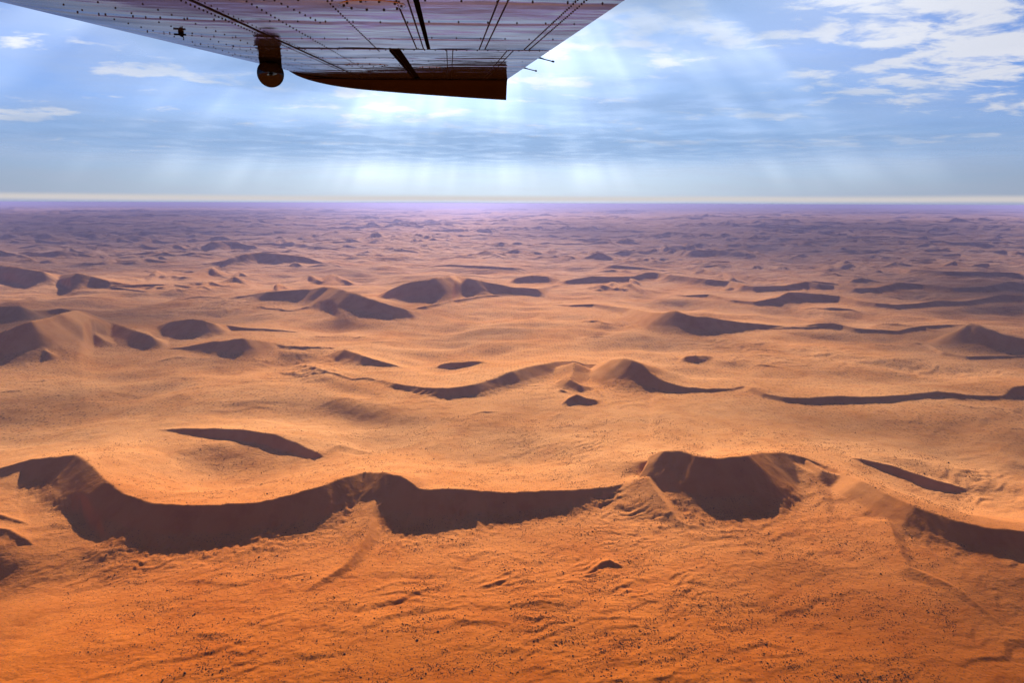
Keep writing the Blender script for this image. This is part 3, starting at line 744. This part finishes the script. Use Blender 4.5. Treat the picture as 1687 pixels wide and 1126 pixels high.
# candidate places: uniform in picture-like density (more near, thinning away)
tq = rng.uniform(-41, 41, NS); rq = 1/np.sqrt(rng.uniform(1/1500**2, 1/425**2, NS))
rq = np.where(rng.random(NS) < 0.5, np.sqrt(rng.uniform(425**2, 1250**2, NS)), rq)
sx_, sy_ = rq*np.sin(np.deg2rad(tq)), rq*np.cos(np.deg2rad(tq))
cl = 0.5+0.9*gnoise(sx_/60, sy_/60, 301)+0.7*gnoise(sx_/17, sy_/17, 302)+0.5*gnoise(sx_/6.5, sy_/4.5, 303)
# lines of scrub follow the low swells
tt_ = (sy_*cos(R_(20))-sx_*sin(R_(20)))/21 + 0.9*gnoise(sx_/54, sy_/54, 50)
cl = cl + 0.35*np.cos(2*pi*tt_)
rightw = 0.25*sstep(sx_/rq, -0.25, 0.2)
keep = rng.random(NS) < np.clip((cl-0.48+rightw)*0.85, 0.07, 1)
sx_, sy_, rq = sx_[keep], sy_[keep], rq[keep]
one = np.full(len(sx_), 0.8)
hz0 = height(sx_, sy_, one); hz1 = height(sx_, sy_+2.0, one); hz2 = height(sx_+2.0, sy_, one)
slope = np.hypot(hz1-hz0, hz2-hz0)/2.0
ok = (slope < 0.42) | (rng.random(len(sx_)) < 0.03)
sx_, sy_, rq, hz0 = sx_[ok], sy_[ok], rq[ok], hz0[ok]
siz = np.exp(rng.normal(0, 0.40, len(sx_)))*0.43+0.11
order = np.argsort(-(siz/rq)*(np.abs(np.degrees(np.arctan2(sx_, sy_))) < 36)*(rq > 520))
print('shrubs', len(sx_))
base_m = []
for k in range(5):
    v, f = shrub_mesh(k); me = mesh_np('desert_shrub', v, f, False); me.materials.append(mshr); base_m.append(me)
big300 = order[:300]; rest_ = order[300:52000]
for k, i in enumerate(big300):
    o = bpy.data.objects.new('desert_shrub', base_m[k % 5]); COL.objects.link(o)
    s = siz[i]*1.25
    o.location = (sx_[i], sy_[i], hz0[i]-H-0.05); o.scale = (s, s*random.uniform(.8, 1.2), s*random.uniform(.7, 1)); o.rotation_euler = (0, 0, random.uniform(0, 6.28))
    o['label'] = 'small dark desert shrub on the orange sand below the near dune ridge'; o['category'] = 'shrub'; o['group'] = 'larger shrubs dotting the foreground sand'
v, f = shrub_mesh(9, 4); f = f[:12]; v = v[:9].copy(); v[5:, 2] = -0.1
m_ = len(rest_); an = rng.uniform(0, 2*pi, m_); s = (siz[rest_]*1.25)[:, None]
ca1, sa1 = np.cos(an)[:, None], np.sin(an)[:, None]
VX = (v[:, 0]*ca1 - v[:, 1]*sa1)*s + sx_[rest_][:, None]
VY = (v[:, 0]*sa1 + v[:, 1]*ca1)*s + sy_[rest_][:, None]
VZ = v[:, 2][None, :]*s*0.85 + (hz0[rest_]-H-0.05)[:, None]
SV = np.stack([VX, VY, VZ], -1).reshape(-1, 3)
SF = (f[None, :, :]+(np.arange(m_)*len(v))[:, None, None]).reshape(-1, 3)
put('desert_scrub', mesh_np('desert_scrub', SV, SF, False), mshr, kind='stuff', label='thousands of small dark shrubs scattered over the sand', group='larger shrubs dotting the foreground sand')

# ------------------------------------------------------------------ aeroplane
# wing frame: u along the span (away), v along the chord (to the right, aft), w up
S = ray(735, 192)
Cc = rgt-S*np.dot(rgt, S); Cc /= np.linalg.norm(Cc)
Nn = np.cross(Cc, S)
WH = 0.25
plane = bpy.data.objects.new('light_aircraft', None); COL.objects.link(plane)
plane.matrix_world = Matrix(((Cc[0], S[0], Nn[0], WH*Nn[0]), (Cc[1], S[1], Nn[1], WH*Nn[1]), (Cc[2], S[2], Nn[2], WH*Nn[2]), (0, 0, 0, 1)))
plane['label'] = 'light aircraft in flight, its polished riveted metal high wing seen from below'; plane['category'] = 'aeroplane'

def metal(name, col, rough, bump=0.0, met=1.0):
    m, N = material(name)
    bs = N.n('ShaderNodeBsdfPrincipled'); bs.inputs['Metallic'].default_value = met
    if name == 'black_rubber': bs.inputs['Specular IOR Level'].default_value = 0.1
    tc = N.n('ShaderNodeTexCoord')
    dirt = N.noise(N.vm('MULTIPLY', tc.outputs['Object'], (1.0, 2.0, 2.0)).outputs[0], 2.5, 4, 0.5)
    cc = N.mix(N.smooth(dirt, 0.40, 0.72), col, tuple(q*0.66 for q in col))
    N.l(cc, bs.inputs['Base Color'])
    rr_ = N.smooth(dirt, 0.35, 0.7, rough, rough*1.9); N.l(rr_, bs.inputs['Roughness'])
    if bump:
        b1 = N.noise(N.vm('MULTIPLY', tc.outputs['Object'], (2.6, 4.5, 1.0)).outputs[0], 1.6, 2, 0.5)
        b2 = N.noise(N.vm('MULTIPLY', tc.outputs['Object'], (1.5, 6.0, 1.0)).outputs[0], 5.5, 2, 0.5)
        hh = N.m('ADD', N.m('MULTIPLY', b1, 1.0), N.m('MULTIPLY', b2, 0.10))
        if name == 'polished_aluminium':       # skin pulled in along the rivet rows
            so_ = N.n('ShaderNodeSeparateXYZ'); N.l(tc.outputs['Object'], so_.inputs[0])
            wv_ = N.smooth(N.noise(tc.outputs['Object'], 3.0, 2), 0.30, 0.60, 0.2, 1.6)
            for ax, pos, wd_, dp in ((1, (1.36, 1.73, 2.10, 2.52, 2.90, 3.35, 3.80, 4.30, 4.75), 26.0, 0.42), (0, (-.59, -.445, -.262, -.09, .13, .305), 55.0, 0.12)):
                for p_ in pos:
                    q_ = N.m('MULTIPLY', N.m('SUBTRACT', so_.outputs[ax], p_), wd_)
                    hh = N.m('SUBTRACT', hh, N.m('MULTIPLY', N.m('MULTIPLY', N.m('EXPONENT', N.m('MULTIPLY', N.m('MULTIPLY', q_, q_), -1.0)), dp), wv_))
        bp = N.n('ShaderNodeBump'); bp.inputs['Strength'].default_value = 1.0; bp.inputs['Distance'].default_value = bump
        N.l(hh, bp.inputs['Height']); N.l(bp.outputs[0], bs.inputs['Normal'])
    o_ = N.n('ShaderNodeOutputMaterial')
    if met:      # bare metal reflects the same tone at every angle
        gl = N.n('ShaderNodeBsdfGlossy'); N.l(cc, gl.inputs['Color']); N.l(rr_, gl.inputs['Roughness'])
        df = N.n('ShaderNodeBsdfDiffuse'); df.inputs[0].default_value = tuple(q*0.35 for q in col)+(1,)
        mx = N.n('ShaderNodeMixShader'); mx.inputs[0].default_value = 0.12
        if bump: N.l(bp.outputs[0], gl.inputs['Normal'])
        N.l(gl.outputs[0], mx.inputs[1]); N.l(df.outputs[0], mx.inputs[2]); N.l(mx.outputs[0], o_.inputs[0])
    elif name == 'black_rubber':
        df = N.n('ShaderNodeBsdfDiffuse'); df.inputs[0].default_value = (0.008, 0.007, 0.007, 1); N.l(df.outputs[0], o_.inputs[0])
    else: N.l(bs.outputs[0], o_.inputs[0])
    return m
mwing = metal('polished_aluminium', (0.41, 0.41, 0.49), 0.05, 0.0022)
mtip = metal('tip_fairing', (0.028, 0.022, 0.022), 0.14, 0.003)
mriv = metal('rivet_metal', (0.05, 0.045, 0.045), 0.45)
mdark = metal('black_rubber', (0.004, 0.004, 0.004), 0.35, met=0.0)
mmir = metal('mirror', (0.035, 0.038, 0.045), 0.02)
mwhite = metal('white_paint', (0.75, 0.75, 0.74), 0.25, met=0.0)
mblue = metal('dark_blue_paint', (0.02, 0.03, 0.09), 0.2, met=0.0)
mglass = metal('tinted_cabin_glass', (0.03, 0.035, 0.04), 0.04, met=0.0)

def V0(u):   # leading edge line
    return -1.30+0.057*(u-1.5)
def VT(u):   # trailing edge line
    return 0.407+0.008*(u-1.465)
def lower(v, u):
    """height of the lower skin"""
    le = V0(u); t = np.clip((-0.52-v)/(-0.52-le), 0, 1)
    return 0.085*(1-np.sqrt(np.clip(1-t**2.4, 0, 1)))*1.0 + 0.0
def section(u, va, vb, n=26, upper=True):
    """closed outline of the part of the section between chord stations va and vb"""
    le, te = V0(u), VT(u); ch = te-le
    q = np.linspace(0, 1, n); q = va+(vb-va)*(1-np.cos(pi*q))/2 if va <= le+1e-6 else va+(vb-va)*q
    lo = [(a, float(lower(np.array(a), u))) for a in q]
    def upz(a):
        t = max(0.0, min(1, (a-le)/ch)); return 0.085+0.16*(1.48*sqrt(t)-0.63*t-1.758*t*t+1.42*t**3-0.507*t**4)*1.05 - 0.085*t + 0.006
    hi = [(a, max(upz(a), float(lower(np.array(a), u))+0.006)) for a in q[::-1]]
    if va <= le+1e-6: hi = hi[:-1]
    return lo+hi
def loft(name, us, va, vb, mat, parent, n=26, **kw):
    vs = []; fs = []
    for u in us:
        a = va(u) if callable(va) else va; b = vb(u) if callable(vb) else vb
        s = section(u, a, b, n); m = len(s)
        vs += [(p[0], u, p[1]) for p in s]
    for i in range(len(us)-1):
        for j in range(m):
            k = (j+1) % m
            fs.append((i*m+j, i*m+k, (i+1)*m+k, (i+1)*m+j))
    fs.append(tuple(range(m))[::-1]); fs.append(tuple((len(us)-1)*m+j for j in range(m)))
    me = bpy.data.meshes.new(name); me.from_pydata(vs, [], fs); me.update()
    import bmesh
    bm = bmesh.new(); bm.from_mesh(me); bmesh.ops.recalc_face_normals(bm, faces=bm.faces); bm.to_mesh(me); bm.free()
    for p in me.polygons: p.use_smooth = len(p.vertices) == 4
    try: me.set_sharp_from_angle(angle=R_(35))
    except Exception: pass
    return put(name, me, mat, parent, **kw)
G = 0.010
UT = 5.10
# main skin is split at the real joints: root to flap, flap bay, tip bay
loft('wing_panel', np.linspace(-0.9, 2.905, 14), V0, -0.062-G/2, mwing, plane, 40)
loft('wing_panel', np.linspace(2.911, UT, 10), V0, -0.205, mwing, plane, 40)
loft('wing_flap', np.linspace(-0.6, 2.893, 10), -0.062+G/2+0.004, VT, mwing, plane, 14)
loft('aileron', np.linspace(2.925, UT-0.01, 8), -0.170, VT, mwing, plane, 14)
# dark bay seen through the joints
def boxm(name, x0, x1, y0, y1, z0, z1, mat, parent, **kw):
    v = np.array([(a, b, c) for c in (z0, z1) for b in (y0, y1) for a in (x0, x1)])
    return put(name, mesh_np(name, v, bq, False), mat, parent, **kw)
boxm('hinge_bay', -0.09, -0.03, -0.5, 2.93, 0.012, 0.06, mdark, plane)
boxm('hinge_bay', -0.215, -0.16, 2.92, UT-0.02, 0.010, 0.055, mdark, plane)
boxm('hinge_bay', -0.03, 0.38, 2.896, 2.922, 0.006, 0.010, mdark, plane)
# lap strips along the leading-edge skin joint (a proud seam)
boxm('seam', -0.5685, -0.5635, -0.5, 5.09, -0.0022, 0.004, mriv, plane)
boxm('seam', -0.56, -0.075, 2.900, 2.906, -0.0018, 0.003, mriv, plane)
boxm('seam', -0.215, -0.208, 2.93, 5.09, -0.006, 0.004, mdark, plane)

# tip fairing: droops below the skin, more towards the trailing edge
def tip():
    vs, fs = [], []
    nv, nu = 40, 10
    for i in range(nv):
        t = i/(nv-1); a = V0(UT)*1.0 + (VT(UT)-V0(UT))*t
        low_ = float(lower(np.array(a), UT))
        drop = 0.150*min(1, (max(t-0.02, 0)/0.98))**0.62 + low_*0.0
        out_ = 0.05+0.16*sin(pi*min(t*1.15, 1)*0.5)
        for j in range(nu):
            s = j/(nu-1)
            # from the lower skin edge outwards and down to the lip, then back up to the upper skin
            if s < 0.6:
                q = s/0.6; uu = UT+0.004+out_*0.55*q**0.8; ww = low_-0.003 - drop*q**1.5
            else:
                q = (s-0.6)/0.4; uu = UT+0.004+out_*0.55+0.45*out_*sin(q*pi)*(1-q*0.4)+0.01*(1-q); ww = low_-drop+(drop+0.10*(1-t)+0.02)*q**1.2
                if j == nu-1: uu = UT+0.004
            vs.append((a, uu, ww))
    for i in range(nv-1):
        for j in range(nu-1):
            fs.append((i*nu+j, (i+1)*nu+j, (i+1)*nu+j+1, i*nu+j+1))
    fs.append(tuple(range(nu))); fs.append(tuple((nv-1)*nu+j for j in range(nu))[::-1])
    me = bpy.data.meshes.new('wing_tip_fairing'); me.from_pydata(vs, [], fs); me.update()
    for p in me.polygons: p.use_smooth = len(p.vertices) == 4
    return put('wing_tip_fairing', me, mtip, plane)
tip()
boxm('tip_seam', -0.93, 0.43, UT-0.004, UT+0.006, -0.004, 0.004, mdark, plane)

# rivets
RV = []
def dome(v, u, w=None, r=0.0042):
    r = r*(0.64 if u < 3 else 0.55)
    if w is None: w = float(lower(np.array(v), u))
    RV.append((v, u, w, r))
def row(v0, u0, v1, u1, sp, r=0.0042, w=None):
    L_ = math.hypot(v1-v0, u1-u0); n = int(L_/sp)
    for i in range(n+1):
        t = i/max(n, 1); dome(v0+(v1-v0)*t, u0+(u1-u0)*t, w, r)
row(-0.590, 0.9, -0.592, 5.05, .030)
row(-0.548, 0.9, -0.548, 5.05, .045, .003)
row(-0.445, 0.9, -0.445, 4.0, .045)
row(-0.383, 1.70, -0.343, 2.13, .045)
row(-0.262, 0.9, -0.260, 3.0, .040)
row(-0.078, 0.9, -0.080, 2.88, .026); row(-0.104, 0.9, -0.106, 2.88, .026)
row(0.118, 0.9, 0.136, 2.88, .028); row(0.140, 0.9, 0.158, 2.88, .028)
row(0.296, 0.9, 0.312, 2.88, .030); row(0.316, 0.9, 0.332, 2.88, .030)
for u in (1.35, 1.72, 2.09, 2.50): row(-0.04, u, 0.37, u+.01, .075)
for u in (1.38, 1.74, 2.11, 2.55, 2.88): row(-0.55, u, -0.10, u, .070)
for u in (2.95, 3.35, 3.8, 4.3, 4.75): row(-0.54, u, -0.23, u, .055)
row(0.010, 2.95, 0.020, 5.05, .035); row(0.034, 2.95, 0.044, 5.05, .035)
row(0.250, 2.95, 0.262, 5.05, .035); row(0.274, 2.95, 0.286, 5.05, .035)
row(-0.16, 2.94, 0.38, 2.94, .040)
for u in (3.5, 4.1, 4.7): row(-0.15, u, 0.37, u, .07)
for v_ in (-0.70, -0.80, -0.92):
    row(v_, 1.3, v_-0.01, 5.0, .09, .004)
for u in (1.7, 2.1, 2.55, 3.0, 3.5, 4.0, 4.5): row(-0.97, u, -0.62, u, .06)
row(-1.05, UT-.03, 0.42, UT-.03, .05)
k_ = 6; dv, df_ = [], []
for (a, b, c0, r) in RV:
    b0 = len(dv)
    for (zz_, q) in ((0.001, 1.0), (-0.0016, 0.75)):
        for i in range(k_): dv.append((a+r*q*cos(i*pi/3), b+r*q*sin(i*pi/3), c0+zz_))
    dv.append((a, b, c0-0.0026))
    for i in range(k_):
        j = (i+1) % k_; df_.append((b0+i, b0+k_+i, b0+k_+j, b0+j)); df_.append((b0+k_+i, b0+2*k_, b0+k_+j))
me = bpy.data.meshes.new('rivets'); me.from_pydata(dv, [], df_); me.update()
put('rivets', me, mriv, plane, kind='stuff')
# round inspection plates with a rim and screws
def plate(v, u, r, mat=mwing, ns=10):
    vs, fs = [], []; n = 32; w0 = float(lower(np.array(v), u))
    prof = ((0, -0.0012), (0.7, -0.00118), (0.96, -0.00115), (1.0, -0.0010), (1.0, 0.001))
    for q, zz_ in prof[1:]:
        for i in range(n): vs.append((v+r*q*cos(2*pi*i/n), u+r*q*sin(2*pi*i/n), w0+zz_))
    vs.append((v, u, w0-0.0012))
    for k in range(3):
        for i in range(n):
            j = (i+1) % n; fs.append((k*n+i, k*n+j, (k+1)*n+j, (k+1)*n+i))
    for i in range(n): fs.append((len(vs)-1, (i+1) % n, i))
    me = bpy.data.meshes.new('inspection_plate'); me.from_pydata(vs, [], fs); me.update()
    for p in me.polygons: p.use_smooth = True
    p_ = put('inspection_plate', me, mat, plane)
    for i in range(ns):
        a = 2*pi*i/ns; sv = []
        for zz_, q in ((-0.001, .8), (-0.004, .65)):
            for j in range(6): sv.append((v+r*.86*cos(a)+.004*q*cos(j*pi/3), u+r*.86*sin(a)+.004*q*sin(j*pi/3), w0+zz_))
        sf = [(j, (j+1) % 6, 6+(j+1) % 6, 6+j) for j in range(6)]+[tuple(range(6, 12))]
        mm = bpy.data.meshes.new('screw'); mm.from_pydata(sv, [], sf); put('screw', mm, mriv, p_)
plate(-0.165, 1.80, 0.078)
plate(-0.40, 3.80, 0.11)
plate(-0.08, 3.95, 0.06, ns=8)

def tube(name, pts, rs, mat, parent, n=10, **kw):
    vs, fs = [], []
    pts = [np.array(p, float) for p in pts]
    for i, p in enumerate(pts):
        d = pts[min(i+1, len(pts)-1)]-pts[max(i-1, 0)]; d /= np.linalg.norm(d)
        a = np.cross(d, [0, 0, 1.0]) if abs(d[2]) < .9 else np.cross(d, [1.0, 0, 0]); a /= np.linalg.norm(a); b = np.cross(d, a)
        for k in range(n): vs.append(tuple(p+rs[i]*(a*cos(2*pi*k/n)+b*sin(2*pi*k/n))))
    for i in range(len(pts)-1):
        for k in range(n):
            j = (k+1) % n; fs.append((i*n+k, i*n+j, (i+1)*n+j, (i+1)*n+k))
    fs.append(tuple(range(n))[::-1]); fs.append(tuple((len(pts)-1)*n+k for k in range(n)))
    me = bpy.data.meshes.new(name); me.from_pydata(vs, [], fs); me.update()
    for p in me.polygons: p.use_smooth = True
    return put(name, me, mat, parent, **kw)
for u in (3.40, 4.10):
    te = VT(u)
    wk = tube('static_wick', [(te-.03, u, .012), (te+.02, u, .010), (te+.045, u+.03, .006), (te+.085, u+.05, -.001)], [.004, .004, .0025, .0025], mdark, plane)
    tube('tip', [(te+.084, u+.05, -.001), (te+.094, u+.053, -.002)], [.0045, .0045], mdark, wk)
# drain on the leading-edge skin
vu = (-0.83, 2.45); wz = float(lower(np.array(vu[0]), vu[1]))
dr_ = tube('fuel_drain', [(vu[0], vu[1], wz+.004), (vu[0], vu[1], wz-.008), (vu[0]+.004, vu[1], wz-.013)], [.009, .008, .004], mdark, plane)
tube('pin', [(vu[0]+.004, vu[1], wz-.012), (vu[0]+.006, vu[1]-.0, wz-.019)], [.0015, .0015], mdark, dr_)
tube('handle', [(vu[0]-.022, vu[1], wz-.007), (vu[0]+.014, vu[1], wz-.008)], [.003, .003], mdark, dr_)

# convex mirror hanging under the wing
def mirror(v, u):
    r = 0.060; c = np.array((v, u, -0.062)); w0 = float(lower(np.array(v), u))
    # bowl-shaped housing behind, convex glass in front (towards the cabin)
    vs, fs = [], []; n = 32
    rings = [(0.0, 0.052)]+[(r*sin(a), 0.052*cos(a)) for a in np.linspace(0.25, 1.45, 6)]+[(r, -0.004), (r*.96, -0.008)]
    for q, d in rings[1:]:
        for i in range(n): vs.append((c[0]+q*cos(2*pi*i/n), c[1]+d, c[2]+q*sin(2*pi*i/n)))
    vs.append((c[0], c[1]+0.054, c[2]))
    m = len(rings)-1
    for k in range(m-1):
        for i in range(n):
            j = (i+1) % n; fs.append((k*n+i, k*n+j, (k+1)*n+j, (k+1)*n+i))
    for i in range(n): fs.append((len(vs)-1, (i+1) % n, i))
    me = bpy.data.meshes.new('convex_mirror'); me.from_pydata(vs, [], fs); me.update()
    for p in me.polygons: p.use_smooth = True
    mo = put('wing_mirror', me, mdark, plane, label='round convex mirror hanging under the wing')
    vs, fs = [], []
    for a in np.linspace(0.15, 1.30, 9):
        q = r*.96*sin(a)/sin(1.30); d = -0.008-0.046*(cos(a)-cos(1.30))
        for i in range(n): vs.append((c[0]+q*cos(2*pi*i/n), c[1]+d, c[2]+q*sin(2*pi*i/n)))
    vs.append((c[0], c[1]-0.008-0.046*(1-cos(1.30)), c[2]))
    for k in range(8):
        for i in range(n):
            j = (i+1) % n; fs.append((k*n+i, (k+1)*n+i, (k+1)*n+j, k*n+j))
    for i in range(n): fs.append((len(vs)-1, i, (i+1) % n))
    me = bpy.data.meshes.new('mirror_glass'); me.from_pydata(vs, [], fs); me.update()
    for p in me.polygons: p.use_smooth = True
    put('mirror_glass', me, mmir, mo)
    # faired bracket: same width as the glass, up to the skin
    vs, fs = [], []
    for zz_, rx, ry in ((0.004, .052, .040), (-0.012, .050, .038), (-0.035, .050, .034), (-0.06, .048, .026)):
        for i in range(20):
            a = 2*pi*i/20; vs.append((c[0]+rx*cos(a), c[1]+0.022+ry*sin(a), w0+zz_))
    for k in range(3):
        for i in range(20):
            j = (i+1) % 20; fs.append((k*20+i, k*20+j, (k+1)*20+j, (k+1)*20+i))
    fs.append(tuple(range(20))); fs.append(tuple(range(60, 80))[::-1])
    me = bpy.data.meshes.new('mirror_bracket'); me.from_pydata(vs, [], fs); me.update()
    for p in me.polygons: p.use_smooth = len(p.vertices) == 4
    put('mirror_bracket', me, mdark, mo)
d = ray(443, 97); t = WH/np.dot(d, Nn); Pm = d*t
mirror(float(np.dot(Pm, Cc)), float(np.dot(Pm, S)))

# fuselage beside and behind the camera (seen in the mirror)
def body():
    st = [(-2.6, .30, .34, -.62), (-2.3, .42, .42, -.60), (-1.6, .52, .50, -.56), (-1.0, .58, .62, -.44), (-.5, .60, .72, -.36), (.5, .60, .72, -.36), (1.2, .55, .64, -.38), (2.4, .38, .44, -.30), (4.2, .16, .22, -.14), (4.6, .1, .2, -.10)]
    vs, fs = [], []; n = 28
    for x, ry, rz, zc_ in st:
        for i in range(n):
            a = 2*pi*i/n; ca0, sa0 = cos(a), sin(a)
            vs.append((x, -1.05+ry*math.copysign(abs(ca0)**.75, ca0), zc_+rz*math.copysign(abs(sa0)**.75, sa0)))
    for k in range(len(st)-1):
        for i in range(n):
            j = (i+1) % n; fs.append((k*n+i, k*n+j, (k+1)*n+j, (k+1)*n+i))
    fs.append(tuple(range(n))); fs.append(tuple((len(st)-1)*n+k for k in range(n))[::-1])
    me = bpy.data.meshes.new('fuselage'); me.from_pydata(vs, [], fs); me.update()
    for p in me.polygons: p.use_smooth = len(p.vertices) == 4
    fo = put('fuselage', me, mwhite, plane)
    for x0, x1 in ((-.95, -.35), (-.28, .32), (.42, .9)):
        boxm('cabin_window', x0, x1, -.47, -.435, -.38, -.02, mglass, fo)
    boxm('side_stripe', -1.5, 2.2, -.47, -.44, -.62, -.54, mblue, fo)
body()
